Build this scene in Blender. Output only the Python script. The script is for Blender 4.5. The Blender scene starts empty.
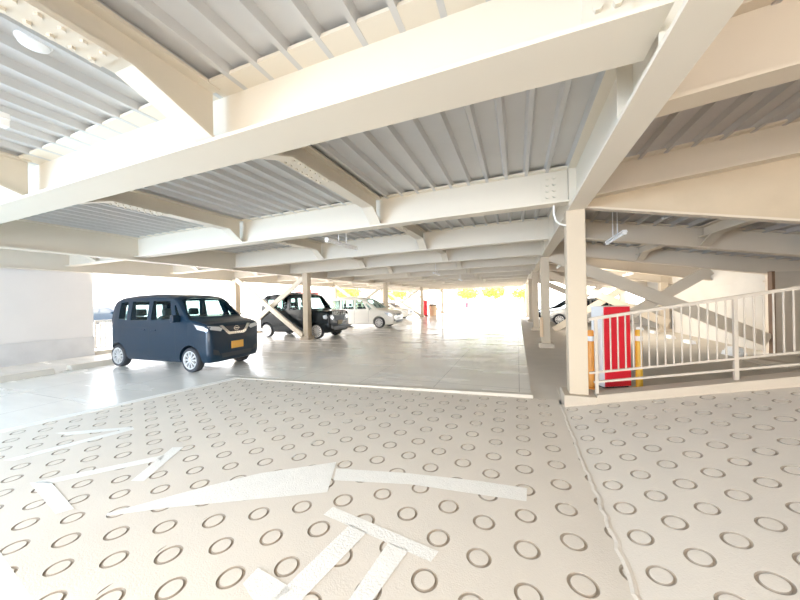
import bpy, bmesh, math, random
from mathutils import Vector, Matrix
from mathutils.bvhtree import BVHTree
random.seed(7)
PI = math.pi
SC = bpy.context.scene
COL = SC.collection

# ------------------------------------------------------------------ materials
def mat(name, color, rough=.6, metal=0., var=.12, scale=3., bump=0., bscale=40., spec=.5, coat=0.):
    m = bpy.data.materials.new(name); m.use_nodes = True
    nt = m.node_tree; b = nt.nodes['Principled BSDF']
    tc = nt.nodes.new('ShaderNodeTexCoord')
    n = nt.nodes.new('ShaderNodeTexNoise'); n.inputs['Scale'].default_value = scale; n.inputs['Detail'].default_value = 4
    nt.links.new(tc.outputs['Object'], n.inputs['Vector'])
    r = nt.nodes.new('ShaderNodeMix'); r.data_type = 'RGBA'
    r.inputs['A'].default_value = (*[max(0, c*(1-var)) for c in color], 1)
    r.inputs['B'].default_value = (*[min(1, c*(1+var)) for c in color], 1)
    nt.links.new(n.outputs['Fac'], r.inputs['Factor'])
    nt.links.new(r.outputs['Result'], b.inputs['Base Color'])
    b.inputs['Roughness'].default_value = rough; b.inputs['Metallic'].default_value = metal
    b.inputs['Specular IOR Level'].default_value = spec
    b.inputs['Coat Weight'].default_value = coat; b.inputs['Coat Roughness'].default_value = .05
    if bump:
        n2 = nt.nodes.new('ShaderNodeTexNoise'); n2.inputs['Scale'].default_value = bscale; n2.inputs['Detail'].default_value = 6
        nt.links.new(tc.outputs['Object'], n2.inputs['Vector'])
        bp = nt.nodes.new('ShaderNodeBump'); bp.inputs['Strength'].default_value = bump; bp.inputs['Distance'].default_value = .02
        nt.links.new(n2.outputs['Fac'], bp.inputs['Height']); nt.links.new(bp.outputs['Normal'], b.inputs['Normal'])
    return m

M = {}
M['cream'] = mat('cream_steel_paint', (.735, .65, .515), .55, var=.05, scale=1.2)
M['cream_dirty_shaded'] = mat('stained_shaded_panel', (.52, .40, .26), .75, var=.16, scale=2.2)  # stained panel, with the dimness of the right bay painted in too
M['cream_shaded'] = mat('shaded_cream_steel', (.62, .515, .38), .6, var=.07, scale=1.2)  # the cream steel again, darkened in colour for the dimmer right bay
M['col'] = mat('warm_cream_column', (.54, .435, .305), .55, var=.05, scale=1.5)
M['deck_shaded'] = mat('shaded_grey_deck', (.43, .39, .355), .55, .15, var=.1, scale=2)  # deck colour with the right bay's shade painted in
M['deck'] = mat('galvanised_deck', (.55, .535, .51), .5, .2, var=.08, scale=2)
M['ring'] = mat('broom_finished_concrete', (.74, .655, .545), .85, var=.10, scale=1.3, bump=.14, bscale=90)
M['groove'] = mat('dark_groove', (.38, .31, .235), .95, var=.3, scale=9)  # darker colour for the walls and bottom of the grooves
M['conc'] = mat('pale_concrete', (.60, .53, .43), .8, var=.12, scale=2, bump=.25)
M['plinth'] = mat('cream_concrete', (.50, .41, .305), .8, var=.1, scale=4, bump=.2)
M['wallc'] = mat('wall_concrete', (.74, .69, .64), .85, var=.06, scale=1.2, bump=.15, bscale=25)
M['wallw'] = mat('weathered_white_wall', (.70, .645, .56), .85, var=.14, scale=1.1, bump=.15, bscale=15)
M['walld'] = mat('lower_wall_band', (.62, .59, .56), .85, var=.15, scale=2.5, bump=.2, bscale=25)
M['paint'] = mat('worn_white_paint', (.90, .86, .78), .7, var=.06, scale=9, bump=.3, bscale=70)
M['galv'] = mat('cream_rail_paint', (.50, .42, .325), .45, var=.06, scale=6)
M['white'] = mat('white_enamel', (.9, .89, .87), .4, var=.02)
M['tube'] = mat('tube_glass', (.95, .94, .92), .3, var=.01)
M['red'] = mat('red_sign_paint', (.88, .012, .03), .45, var=.05)
M['orange'] = mat('orange_bollard', (.86, .30, .03), .45, var=.08)
M['yellow'] = mat('yellow_bollard', (.80, .46, .03), .45, var=.08)
M['tan'] = mat('tan_foam', (.72, .50, .30), .8, var=.1)
M['tyre'] = mat('tyre_rubber', (.025, .026, .03), .8, var=.2)
M['rim'] = mat('silver_wheel', (.72, .71, .70), .3, .5, var=.04)
M['dark'] = mat('dark_trim', (.018, .02, .025), .5, var=.2)
M['navy'] = mat('navy_car_paint', (.004, .016, .032), .3, .0, var=.1, coat=.15, spec=.25)
M['black'] = mat('black_car_paint', (.003, .006, .008), .22, .0, var=.1, coat=.1, spec=.2)
M['carwhite'] = mat('pearl_white_paint', (.86, .83, .76), .28, var=.02, coat=.6)
M['silver'] = mat('silver_car_paint', (.50, .49, .46), .3, .6, var=.04, coat=.5)
M['chrome'] = mat('chrome', (.8, .8, .8), .15, 1., var=.02)
M['plate'] = mat('yellow_plate', (.80, .40, .06), .5, var=.1, scale=12)
M['plated'] = mat('shaded_yellow_plate', (.22, .17, .07), .5, var=.1, scale=12)  # yellow plate as it looks in shadow, shade put into the colour
M['fence'] = mat('grey_white_fence_paint', (.70, .68, .64), .5, var=.05)
M['platew'] = mat('white_plate', (.8, .8, .78), .5, var=.1, scale=12)
M['lamp'] = mat('headlamp', (.75, .76, .78), .12, .3, var=.15, scale=25)
M['redlamp'] = mat('tail_lamp', (.5, .02, .02), .2, var=.1)
M['seat'] = mat('seat_cloth', (.07, .075, .08), .8)
M['blackglass'] = mat('dark_car_glass', (.02, .03, .035), .06, var=.1)
M['foliage'] = mat('bright_foliage', (.30, .48, .05), .7, var=.35, scale=1.5)
M['bark'] = mat('bark', (.22, .16, .1), .9)
M['facade'] = mat('pale_facade', (.88, .87, .86), .8, var=.03)
M['facade_line'] = mat('facade_joint', (.60, .58, .56), .8, var=.05)
M['pink'] = mat('faded_red_band', (.85, .20, .17), .7, var=.1)
M['asphalt'] = mat('pale_outside_paving', (.72, .70, .67), .9, var=.08, scale=.5)
M['rust'] = mat('brown_steel_edge', (.17, .09, .045), .7, var=.25, scale=5)

def glass_mat():
    m = bpy.data.materials.new('tinted_car_glass'); m.use_nodes = True; nt = m.node_tree
    for n in list(nt.nodes):
        if n.type != 'OUTPUT_MATERIAL': nt.nodes.remove(n)
    out = [n for n in nt.nodes if n.type == 'OUTPUT_MATERIAL'][0]
    t = nt.nodes.new('ShaderNodeBsdfTransparent'); t.inputs[0].default_value = (.62, .78, .745, 1)
    g = nt.nodes.new('ShaderNodeBsdfGlossy'); g.inputs[0].default_value = (.9, .95, 1, 1); g.inputs['Roughness'].default_value = .03
    x = nt.nodes.new('ShaderNodeMixShader'); l = nt.nodes.new('ShaderNodeLayerWeight'); l.inputs[0].default_value = .12
    nt.links.new(l.outputs['Fresnel'], x.inputs[0]); nt.links.new(t.outputs[0], x.inputs[1]); nt.links.new(g.outputs[0], x.inputs[2])
    nt.links.new(x.outputs[0], out.inputs[0]); return m
M['glass'] = glass_mat()

def aisle_mat():
    m = mat('polished_deck_floor', (.88, .82, .72), .3, var=.10, scale=.8, spec=.9)
    nt = m.node_tree; b = nt.nodes['Principled BSDF']
    tc = nt.nodes.new('ShaderNodeTexCoord')
    mp = nt.nodes.new('ShaderNodeMapping'); mp.inputs['Scale'].default_value = (.35, 1.3, 1)
    nt.links.new(tc.outputs['Object'], mp.inputs['Vector'])
    n = nt.nodes.new('ShaderNodeTexNoise'); n.inputs['Scale'].default_value = 1.6; n.inputs['Detail'].default_value = 5
    nt.links.new(mp.outputs[0], n.inputs['Vector'])
    mr = nt.nodes.new('ShaderNodeMapRange'); mr.inputs['From Min'].default_value = .3; mr.inputs['From Max'].default_value = .7
    mr.inputs['To Min'].default_value = .13; mr.inputs['To Max'].default_value = .32
    nt.links.new(n.outputs['Fac'], mr.inputs['Value']); nt.links.new(mr.outputs[0], b.inputs['Roughness'])
    br = nt.nodes.new('ShaderNodeTexBrick'); br.offset = 0
    br.inputs['Scale'].default_value = 1; br.inputs['Mortar Size'].default_value = .008
    br.inputs['Brick Width'].default_value = 1.56; br.inputs['Row Height'].default_value = 3.1
    br.inputs['Color1'].default_value = br.inputs['Color2'].default_value = (1, 1, 1, 1); br.inputs['Mortar'].default_value = (.55, .52, .5, 1)
    nt.links.new(tc.outputs['Object'], br.inputs['Vector'])
    mx = nt.nodes.new('ShaderNodeMix'); mx.data_type = 'RGBA'; mx.blend_type = 'MULTIPLY'; mx.inputs['Factor'].default_value = 1
    old = b.inputs['Base Color'].links[0].from_socket
    nt.links.new(old, mx.inputs['A']); nt.links.new(br.outputs['Color'], mx.inputs['B']); nt.links.new(mx.outputs['Result'], b.inputs['Base Color'])
    n2 = nt.nodes.new('ShaderNodeTexNoise'); n2.inputs['Scale'].default_value = 2.2; n2.inputs['Detail'].default_value = 3
    nt.links.new(mp.outputs[0], n2.inputs['Vector'])
    bp = nt.nodes.new('ShaderNodeBump'); bp.inputs['Strength'].default_value = .12; bp.inputs['Distance'].default_value = .05
    nt.links.new(n2.outputs['Fac'], bp.inputs['Height']); nt.links.new(bp.outputs['Normal'], b.inputs['Normal'])
    return m
M['aisle'] = aisle_mat()

# ------------------------------------------------------------------ mesh helpers
class MB:
    def __init__(s): s.v = []; s.f = []
    def add(s, vs, fs):
        o = len(s.v); s.v += [tuple(p) for p in vs]; s.f += [tuple(i+o for i in f) for f in fs]; return s
    def box(s, c, d, rz=0):
        x, y, z = d[0]/2, d[1]/2, d[2]/2; ca, sa = math.cos(rz), math.sin(rz)
        vs = []
        for k in (-z, z):
            for (i, j) in ((-x, -y), (x, -y), (x, y), (-x, y)):
                vs.append((c[0]+i*ca-j*sa, c[1]+i*sa+j*ca, c[2]+k))
        return s.add(vs, [(3, 2, 1, 0), (4, 5, 6, 7), (0, 1, 5, 4), (1, 2, 6, 5), (2, 3, 7, 6), (3, 0, 4, 7)])
    def bbox(s, a, b):
        return s.box([(a[i]+b[i])/2 for i in range(3)], [abs(b[i]-a[i]) for i in range(3)])
    def sweep(s, sec, p0, p1):
        """2-D section (side, up) carried from p0 to p1; up stays world Z"""
        p0, p1 = Vector(p0), Vector(p1); d = p1-p0; d.z = 0; d.normalize()
        sd = Vector((-d.y, d.x, 0)); n = len(sec); vs = []
        for p in (p0, p1):
            for (a, b) in sec: vs.append(p+sd*a+Vector((0, 0, b)))
        return s.add(vs, [tuple(range(n)), tuple(range(2*n-1, n-1, -1))]+[(i, i+n, (i+1) % n+n, (i+1) % n) for i in range(n)])
    def ibeam(s, p0, p1, bf, h, tf=.028, tw=.02):
        """I section hanging from p (top) with depth h"""
        w, t = bf/2, tw/2
        sec = [(-w, -h), (w, -h), (w, -h+tf), (t, -h+tf), (t, -tf), (w, -tf), (w, 0), (-w, 0), (-w, -tf), (-t, -tf), (-t, -h+tf), (-w, -h+tf)]
        p0, p1 = Vector(p0), Vector(p1)
        # three solid strips: keeps every cap a convex quad
        for q in (((-w, -h), (w, -h), (w, -h+tf), (-w, -h+tf)), ((-t, -h+tf), (t, -h+tf), (t, -tf), (-t, -tf)), ((-w, -tf), (w, -tf), (w, 0), (-w, 0))):
            s.sweep(q, p0, p1)
        return s
    def bar(s, p0, p1, w, h):
        """rectangular bar, w across, h in the other direction"""
        p0, p1 = Vector(p0), Vector(p1); d = (p1-p0).normalized()
        up = Vector((0, 0, 1)) if abs(d.z) < .95 else Vector((1, 0, 0))
        a = d.cross(up).normalized()*w/2; b = a.cross(d).normalized()*h/2
        vs = [p+i*a+j*b for p in (p0, p1) for (i, j) in ((-1, -1), (1, -1), (1, 1), (-1, 1))]
        return s.add(vs, [(3, 2, 1, 0), (4, 5, 6, 7), (0, 1, 5, 4), (1, 2, 6, 5), (2, 3, 7, 6), (3, 0, 4, 7)])
    def cyl(s, p0, p1, r, n=12, r1=None):
        p0, p1 = Vector(p0), Vector(p1); d = (p1-p0).normalized(); r1 = r if r1 is None else r1
        up = Vector((0, 0, 1)) if abs(d.z) < .95 else Vector((1, 0, 0))
        a = d.cross(up).normalized(); b = a.cross(d)
        vs = [p+(a*math.cos(2*PI*k/n)+b*math.sin(2*PI*k/n))*rr for p, rr in ((p0, r), (p1, r1)) for k in range(n)]
        return s.add(vs, [tuple(range(n)), tuple(range(2*n-1, n-1, -1))]+[(k, k+n, (k+1) % n+n, (k+1) % n) for k in range(n)])
    def tube(s, pts, r, n=8):
        for a, b in zip(pts[:-1], pts[1:]): s.cyl(a, b, r, n)
        return s
    def prism(s, poly, z0, z1):
        n = len(poly)
        return s.add([(x, y, z0) for x, y in poly]+[(x, y, z1) for x, y in poly],
                     [tuple(range(n-1, -1, -1)), tuple(range(n, 2*n))]+[(i, (i+1) % n, (i+1) % n+n, i+n) for i in range(n)])
    def prismy(s, poly, y0, y1):
        n = len(poly)
        return s.add([(x, y0, z) for x, z in poly]+[(x, y1, z) for x, z in poly],
                     [tuple(range(n)), tuple(range(2*n-1, n-1, -1))]+[(i, i+n, (i+1) % n+n, (i+1) % n) for i in range(n)])
    def prismx(s, poly, x0, x1):
        n = len(poly)
        return s.add([(x0, y, z) for y, z in poly]+[(x1, y, z) for y, z in poly],
                     [tuple(range(n-1, -1, -1)), tuple(range(n, 2*n))]+[(i, (i+1) % n, (i+1) % n+n, i+n) for i in range(n)])
    def lathe(s, prof, axis='y', n=28, c=(0, 0, 0)):
        vs = []; m = len(prof)
        for k in range(n):
            a = 2*PI*k/n
            for (r, h) in prof:
                x, y, z = (r*math.cos(a), h, r*math.sin(a)) if axis == 'y' else (r*math.cos(a), r*math.sin(a), h)
                vs.append((x+c[0], y+c[1], z+c[2]))
        fs = []
        for k in range(n):
            k2 = (k+1) % n
            for i in range(m-1): fs.append((k*m+i, k*m+i+1, k2*m+i+1, k2*m+i))
        return s.add(vs, fs)
    def mesh(s, name):
        me = bpy.data.meshes.new(name); me.from_pydata(s.v, [], s.f)
        bm = bmesh.new(); bm.from_mesh(me); bmesh.ops.recalc_face_normals(bm, faces=bm.faces); bm.to_mesh(me); bm.free()
        return me
    def build(s, name, m, parent=None, smooth=None, loc=None):
        me = s.mesh(name); me.materials.append(m)
        o = bpy.data.objects.new(name, me); COL.objects.link(o)
        if smooth:
            for p in me.polygons: p.use_smooth = True
            me.set_sharp_from_angle(angle=math.radians(smooth))
        if parent: o.parent = parent
        if loc: o.location = loc
        return o

def bevel(o, w, seg=2):
    bm = bmesh.new(); bm.from_mesh(o.data)
    bmesh.ops.bevel(bm, geom=list(bm.edges), offset=w, segments=seg, affect='EDGES', profile=.6)
    bm.to_mesh(o.data); bm.free(); return o

def tag(o, label, cat, group=None, kind=None):
    o['label'] = label; o['category'] = cat
    if group: o['group'] = group
    if kind: o['kind'] = kind
    return o
def thing(name, label, cat, loc=(0, 0, 0), rz=0, group=None):
    o = bpy.data.objects.new(name, None); COL.objects.link(o); o.location = loc; o.rotation_euler = (0, 0, rz)
    o.empty_display_size = .2
    return tag(o, label, cat, group)
def struct(o): o['kind'] = 'structure'; return o
def dup(root, loc, rz=None, label=None, group=None, scale=None):
    r = root.copy(); COL.objects.link(r); r.location = loc
    if rz is not None: r.rotation_euler = (0, 0, rz)
    if scale: r.scale = scale
    if label: r['label'] = label
    if group: r['group'] = group
    for ch in list(root.children):
        c = ch.copy(); COL.objects.link(c); c.parent = r
        for g in list(ch.children):
            d = g.copy(); COL.objects.link(d); d.parent = c
    return r

# ------------------------------------------------------------------ levels
XF, YF = .62, 5.83                       # fold between the two ramp surfaces, edge of the flat slab
def zl(x, y=0): return -.045-.007*x      # ring-stamped ramp, left of the fold
ZFOLD = zl(XF)
def zr(x, y=0): return ZFOLD+.2*(x-XF)   # ring-stamped ramp climbing to the right
def zs(x): return .012*(x-.9)            # the deck above falls slightly to the left

# ------------------------------------------------------------------ floors
HOM = {'A': ((.314474, .000708, .032673), (-.014355, .348832, 3.743658), (-.00984, -.005079, 1)),
       'B': ((.300523, .001287, -1.466713), (.001893, .352616, 3.4087), (-.006072, -.003334, 1)),
       'C': ((.297142, .034038, -3.173184), (.006248, .31682, 2.567258), (-.003559, -.012495, 1)),
       'R': ((.264785, -.007885, 1.303993), (.006621, .315325, 3.644071), (-.000106, -.00505, 1))}
PITCH = {'A': (.305, .352), 'B': (.303, .352), 'C': (.30, .34), 'R': (.265, .315)}
def ring_sheet(key, clips, zf, rad=.083):
    """concrete stamped with round grooves: each rhombic cell of the stamp carries one ring"""
    Hm = HOM[key]; a, b = PITCH[key]
    def mp(u, v):
        w = Hm[2][0]*u+Hm[2][1]*v+Hm[2][2]
        return ((Hm[0][0]*u+Hm[0][1]*v+Hm[0][2])/w, (Hm[1][0]*u+Hm[1][1]*v+Hm[1][2])/w)
    per = []
    cs = [(1, 0), (0, .5), (-1, 0), (0, -.5)]
    for k in range(4):
        p, q = cs[k], cs[(k+1) % 4]
        for t in range(7): per.append((p[0]+(q[0]-p[0])*t/7, p[1]+(q[1]-p[1])*t/7))
    n = len(per); ang = [math.atan2(p[1]*b, p[0]*a) for p in per]
    # even out the angles a little so that the circle stays round
    ang = [2*PI*k/n for k in range(n)]
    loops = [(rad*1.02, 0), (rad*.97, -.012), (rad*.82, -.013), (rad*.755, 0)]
    bm = bmesh.new()
    for i in range(-22, 30):
        for jj in range(-14, 12):
            j = jj+.5*(i % 2)
            if Hm[2][0]*i+Hm[2][1]*j+1 < .6: continue
            x, y = mp(i, j)
            if not (-9 < x < 9.5 and -.5 < y < 7): continue
            rr = rad*random.uniform(.96, 1.04)/rad
            rows = []
            rows.append([bm.verts.new((*mp(i+p[0], j+p[1]), 0)) for p in per])
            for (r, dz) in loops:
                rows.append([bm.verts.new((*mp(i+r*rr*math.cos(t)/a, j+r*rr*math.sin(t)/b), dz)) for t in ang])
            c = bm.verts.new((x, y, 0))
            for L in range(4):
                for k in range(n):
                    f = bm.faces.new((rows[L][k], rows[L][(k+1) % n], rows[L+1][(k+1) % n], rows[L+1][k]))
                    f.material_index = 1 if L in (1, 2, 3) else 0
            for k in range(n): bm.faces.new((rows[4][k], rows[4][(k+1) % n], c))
    bmesh.ops.remove_doubles(bm, verts=bm.verts, dist=.0008)
    for co, no in clips:
        bmesh.ops.bisect_plane(bm, geom=bm.verts[:]+bm.edges[:]+bm.faces[:], plane_co=(*co, 0), plane_no=(*no, 0), clear_outer=True)
    for v in bm.verts: v.co.z += zf(v.co.x, v.co.y)
    bmesh.ops.recalc_face_normals(bm, faces=bm.faces)
    if sum(f.normal.z for f in bm.faces) < 0: bmesh.ops.reverse_faces(bm, faces=bm.faces)
    me = bpy.data.meshes.new('ramp_sheet'); bm.to_mesh(me); bm.free()
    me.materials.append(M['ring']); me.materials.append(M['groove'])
    return me
far_l = ((-6.0, 5.22), (-.098, 1))                    # edge of the slab: outward normal
left_b = ((-6.85, 1.0), (-1, .205))
def floor_obj(name, me):
    o = bpy.data.objects.new(name, me); COL.objects.link(o); return struct(o)
floor_obj('floor_ramp', ring_sheet('A', [((XF, 0), (1, 0)), ((-.42, 0), (-1, 0)), far_l], zl))
floor_obj('floor_ramp', ring_sheet('B', [((-.42, 0), (1, 0)), ((-2.39, 0), (-1, 0)), far_l, ((0, .2), (0, -1))], zl))
floor_obj('floor_ramp', ring_sheet('C', [((-2.39, 0), (1, 0)), left_b, far_l, ((-2.7, .915), (-.13, -1))], zl, .078))
floor_obj('floor_ramp', ring_sheet('R', [((XF, 0), (-1, 0)), ((0, 5.62), (0, 1)), ((8.8, 0), (1, 0)), ((0, .2), (0, -1))], zr, .076))
# rough joint along the fold
mb = MB(); pts = []
y = .2; k = 0
while y < 5.6:
    pts.append((XF+random.uniform(-.012, .012), y)); y += .07
for (x0, y0), (x1, y1) in zip(pts[:-1], pts[1:]):
    mb.add([(x0-.02, y0, zl(x0)+.002), (x0+.022, y0, zr(x0+.022)+.003), (x1+.022, y1, zr(x1+.022)+.003), (x1-.02, y1, zl(x1)+.002),
            (x0, y0, ZFOLD+.008+random.uniform(0, .006)), (x1, y1, ZFOLD+.008)], [(0, 4, 5, 3), (4, 1, 2, 5)])
struct(mb.build('trim_fold', M['ring']))

mb = MB(); mb.add([(-14, -11, 0), (-9.2, -11, 0), (-7.9, -4, 0), (-6.85, 1, 0), (-6.0, 5.22, 0), (.2, 5.82, 0), (.2, 7.0, 0), (.15, 62, 0), (-14, 62, 0)], [tuple(range(9))])
struct(mb.build('floor_aisle', M['aisle']))
mb = MB(); mb.add([(.2, 5.825, -.05), (.66, 5.85, -.05), (.66, 6.6, 0), (.2, 6.6, 0), (.15, 62, 0), (7, 62, 0), (7, 6.6, 0), (7, 5.9, 0), (.66, 5.9, -.02)],
                  [(0, 1, 8, 2, 3), (3, 2, 8, 7, 6, 5, 4)])
struct(mb.build('floor_apron', M['conc']))
mb = MB(); mb.add([(-7.9, -4, -.004), (-6.85, 1, -.002), (-6.72, 1.45, -.002), (-2.7, .915, zl(-2.7)), (-2.39, .875, zl(-2.4)), (-2.39, -4, zl(-2.4))], [tuple(range(6))])
struct(mb.build('floor_near', M['paint']))
# pale border of the ramp on the left, low slab edge in front of the aisle
mb = MB(); mb.prism([(-7.0, 1.0), (-6.82, 1.0), (-5.95, 5.25), (-6.13, 5.25)], -.05, .006)
struct(mb.build('trim_left', M['paint']))
mb = MB(); mb.prism([(-6.05, 5.225), (.22, 5.815), (.22, 5.95), (-6.05, 5.36)], -.15, .012)
struct(bevel(mb.build('trim_slab_edge', M['conc']), .008))
mb = MB(); mb.add([(-90, -40, -.2), (60, -40, -.2), (60, 140, -.2), (-90, 140, -.2)], [(0, 1, 2, 3)])
struct(mb.build('ground', M['asphalt']))

# painted markings on the ramp
def marking(name, polys, label, group=None):
    mb = MB()
    for p in polys:
        n = len(p); vs = [(x, y, zl(x)+.004) for x, y in p]
        mb.add(vs, [tuple(range(n))])
    o = mb.build(name, M['paint'])
    if o.data.polygons[0].normal.z < 0: o.data.flip_normals()
    return tag(o, label, 'road marking', group)
marking('arrow_marking', [[(-1.79, 2.74), (-1.1, 2.90), (-.37, 3.01), (.05, 3.04), (.04, 2.84), (-.34, 2.80), (-.96, 2.74), (-1.70, 2.55)],
                          [(-1.86, 2.85), (-2.48, 2.40), (-2.82, 2.02), (-3.22, 1.51), (-3.18, 1.49), (-2.83, 1.72), (-2.23, 2.05), (-1.65, 2.37)]],
        'long white painted arrow with half arrowhead pointing left on the ramp')
marking('letter_marking', [[(-4.49, 1.51), (-4.36, 1.60), (-3.56, 1.45), (-3.62, 1.36)], [(-4.47, 1.52), (-3.82, 2.33), (-3.72, 2.24), (-4.28, 1.58)],
                           [(-3.92, 2.48), (-3.80, 2.53), (-3.45, 1.91), (-3.58, 1.87)]],
        'white painted hook-shaped letter beyond the arrow tip on the ramp')
marking('letter_marking', [[(-5.89, 2.22), (-5.14, 2.69), (-5.06, 2.65), (-5.62, 2.24)], [(-5.10, 2.70), (-5.43, 1.63), (-5.29, 1.67), (-4.98, 2.66)]],
        'white painted wedge letter farthest from the arrow, near the pale ramp border')
marking('letter_marking', [[(-1.49, 2.22), (-1.51, 2.11), (-.57, 1.97), (-.54, 2.07)], [(-1.25, 2.09), (-1.09, 2.06), (-1.21, 1.45), (-1.38, 1.36)],
                           [(-.90, 2.03), (-.74, 2.01), (-.82, 1.59), (-.85, 1.40), (-1.00, 1.40), (-.95, 1.56)], [(-1.62, 1.54), (-1.62, 1.42), (-1.39, 1.33), (-1.30, 1.50)]],
        'white painted letter with crossbar and two legs on this side of the arrow')

# ------------------------------------------------------------------ walls
mb = MB(); mb.bbox((-14.3, -11, -.2), (-14.0, 6.3, 3.6)); struct(mb.build('wall_left', M['wallc']))
mb = MB(); mb.bbox((-14.0, -11, -.05), (-13.96, 6.3, .66)); struct(mb.build('trim_left_wall', M['walld']))
mb = MB(); mb.bbox((6.7, 12.1, -.2), (6.95, 21.2, 3.6)); mb.bbox((6.66, 12.1, 2.02), (6.72, 21.2, 2.08)); struct(mb.build('wall_right', M['wallw']))
mb = MB(); mb.bbox((6.75, 21.2, -.2), (6.95, 62, 1.2)); struct(mb.build('wall_right_low', M['wallw']))
mb = MB(); mb.bbox((9.0, -11, -.2), (9.2, 11.6, 4.6)); struct(mb.build('wall_light_block', M['plinth']))  # unseen wall, added to cut the light coming in from the right
mb = MB(); mb.bbox((6.55, 11.5, -.2), (9.0, 11.62, 2.28)); struct(mb.build('wall_right_pier', M['plinth']))
mb = MB(); mb.bbox((6.49, 11.46, -.2), (6.55, 11.62, 2.3)); struct(mb.build('trim_pier_edge', M['rust']))
mb = MB(); mb.bbox((-14, 62, -.2), (7, 62.3, .35)); struct(mb.build('wall_far', M['wallw']))
mb = MB(); mb.bbox((7, 5.5, -.2), (9.2, 11.5, .0)); struct(mb.build('floor_side', M['conc']))

# ------------------------------------------------------------------ ceiling deck
def deck_strip(mb, x0, x1, y0, y1, zf, pitch=.312, phase=-.14):
    k = math.ceil((x0-phase)/pitch); xs = []
    x = phase+k*pitch
    prof = [(x0, 0)]
    while x < x1-.06:
        if x-.06 > x0: prof += [(x-.05, 0), (x-.024, -.07), (x+.024, -.07), (x+.05, 0)]
        x += pitch
    prof.append((x1, 0))
    vs = [(x, y0, zf(x)+d) for x, d in prof]+[(x, y1, zf(x)+d) for x, d in prof]
    n = len(prof)
    mb.add(vs, [(i, i+1, i+1+n, i+n) for i in range(n-1)])
    # weather slab over it
    mb.add([(x0, y0, zf(x0)+.06), (x1, y0, zf(x1)+.06), (x1, y1, zf(x1)+.06), (x0, y1, zf(x0)+.06)], [(0, 1, 2, 3)])
ZD = 3.80
mb = MB(); deck_strip(mb, -14.3, .9, -11, 43, lambda x: ZD+zs(x)); struct(mb.build('ceiling', M['deck']))
zn = lambda x: 3.71+.1*(x-.9)           # right bay, near: follows the climbing ramp above
zd = lambda x: 3.70-.18*(x-1.2)         # right bay, beyond: falls to the right
mb = MB(); deck_strip(mb, .9, 9, -11, 5.62, zn); struct(mb.build('ceiling_right_near', M['deck_shaded']))
mb = MB(); deck_strip(mb, .9, 9, 5.72, 12.05, zd); deck_strip(mb, .9, 6.9, 12.05, 27, zd); struct(mb.build('ceiling_right_far', M['deck_shaded']))

# ------------------------------------------------------------------ steel frame
def bolts(mb, c, nx, ny, dx, dy, axis, r=.018, h=.016):
    for i in range(nx):
        for j in range(ny):
            a, b = (i-(nx-1)/2)*dx, (j-(ny-1)/2)*dy
            if axis == 'z-': p = (c[0]+a, c[1]+b, c[2]); q = (p[0], p[1], p[2]-h)
            else: p = (c[0]+a, c[1], c[2]+b); q = (p[0], p[1]-h, p[2])
            mb.cyl(p, q, r, 6)
ZT = 3.76; DB = .56
BY = [2.19, 5.55, 8.78, 11.8]+[14.85+3.05*k for k in range(10)]
for k, y in enumerate([-4.2, -1.0]+BY):
    bf = .42 if k == 2 else .24
    mb = MB(); mb.ibeam((-13.6, y, ZT+zs(-13.6)), (.78, y, ZT+zs(.78)), bf, DB)
    o = struct(mb.build('beam', M['cream']))
    if 2 <= k <= 7:
        m2 = MB(); m2.bbox((.40, y-.024, 3.27), (.66, y-.008, 3.68)); bolts(m2, (.53, y-.024, 3.475), 2, 4, .1, .1, 'y', .027, .03)
        m2.build('splice_plate', M['cream'], o)
for k, y in enumerate([2.98, 5.56]):
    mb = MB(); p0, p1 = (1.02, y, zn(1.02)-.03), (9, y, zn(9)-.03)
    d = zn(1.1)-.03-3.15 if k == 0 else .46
    mb.ibeam(p0, p1, .24, d); struct(mb.build('beam', M['cream_shaded']))
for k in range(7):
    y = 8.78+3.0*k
    mb = MB(); mb.ibeam((1.02, y, zd(1.02)-.03), (9, y, zd(9)-.03), .24, .47); struct(mb.build('beam', M['cream_shaded']))
# fascia plate closing the triangle between the climbing and the falling decks
mb = MB(); mb.prismy([(1.03, 3.14), (1.03, 3.5), (9, 4.3), (9, 1.55)], 5.64, 5.70); struct(mb.build('wall_fascia', M['cream_dirty_shaded']))
mb = MB(); mb.sweep([(-.07, -.03), (.07, -.03), (.07, 0), (-.07, 0)], (1.03, 5.67, 3.14), (9, 5.67, 1.55)); struct(mb.build('trim_fascia', M['cream_shaded']))
# girders along the aisle
mb = MB(); mb.ibeam((.905, -11, ZT), (.905, 43, ZT), .25, .67, .035, .024)
gird = struct(mb.build('beam_girder', M['cream']))
mb = MB()
for y in (2.19, 2.98, 5.5, 8.78, 11.8, 14.8, 17.9): mb.bbox((.785, y-.008, 3.125), (1.025, y+.008, 3.725))
mb.build('stiffener', M['cream'], gird)
mb = MB(); mb.ibeam((-10.05, -11, ZT+zs(-10)), (-10.05, 43, ZT+zs(-10)), .26, .66, .035, .024); struct(mb.build('beam_girder', M['cream']))
mb = MB(); mb.ibeam((-13.75, -3.5, ZT+zs(-13.6)), (-13.75, 43, ZT+zs(-13.6)), .28, .72, .035, .024); struct(mb.build('beam_girder', M['cream']))
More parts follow.
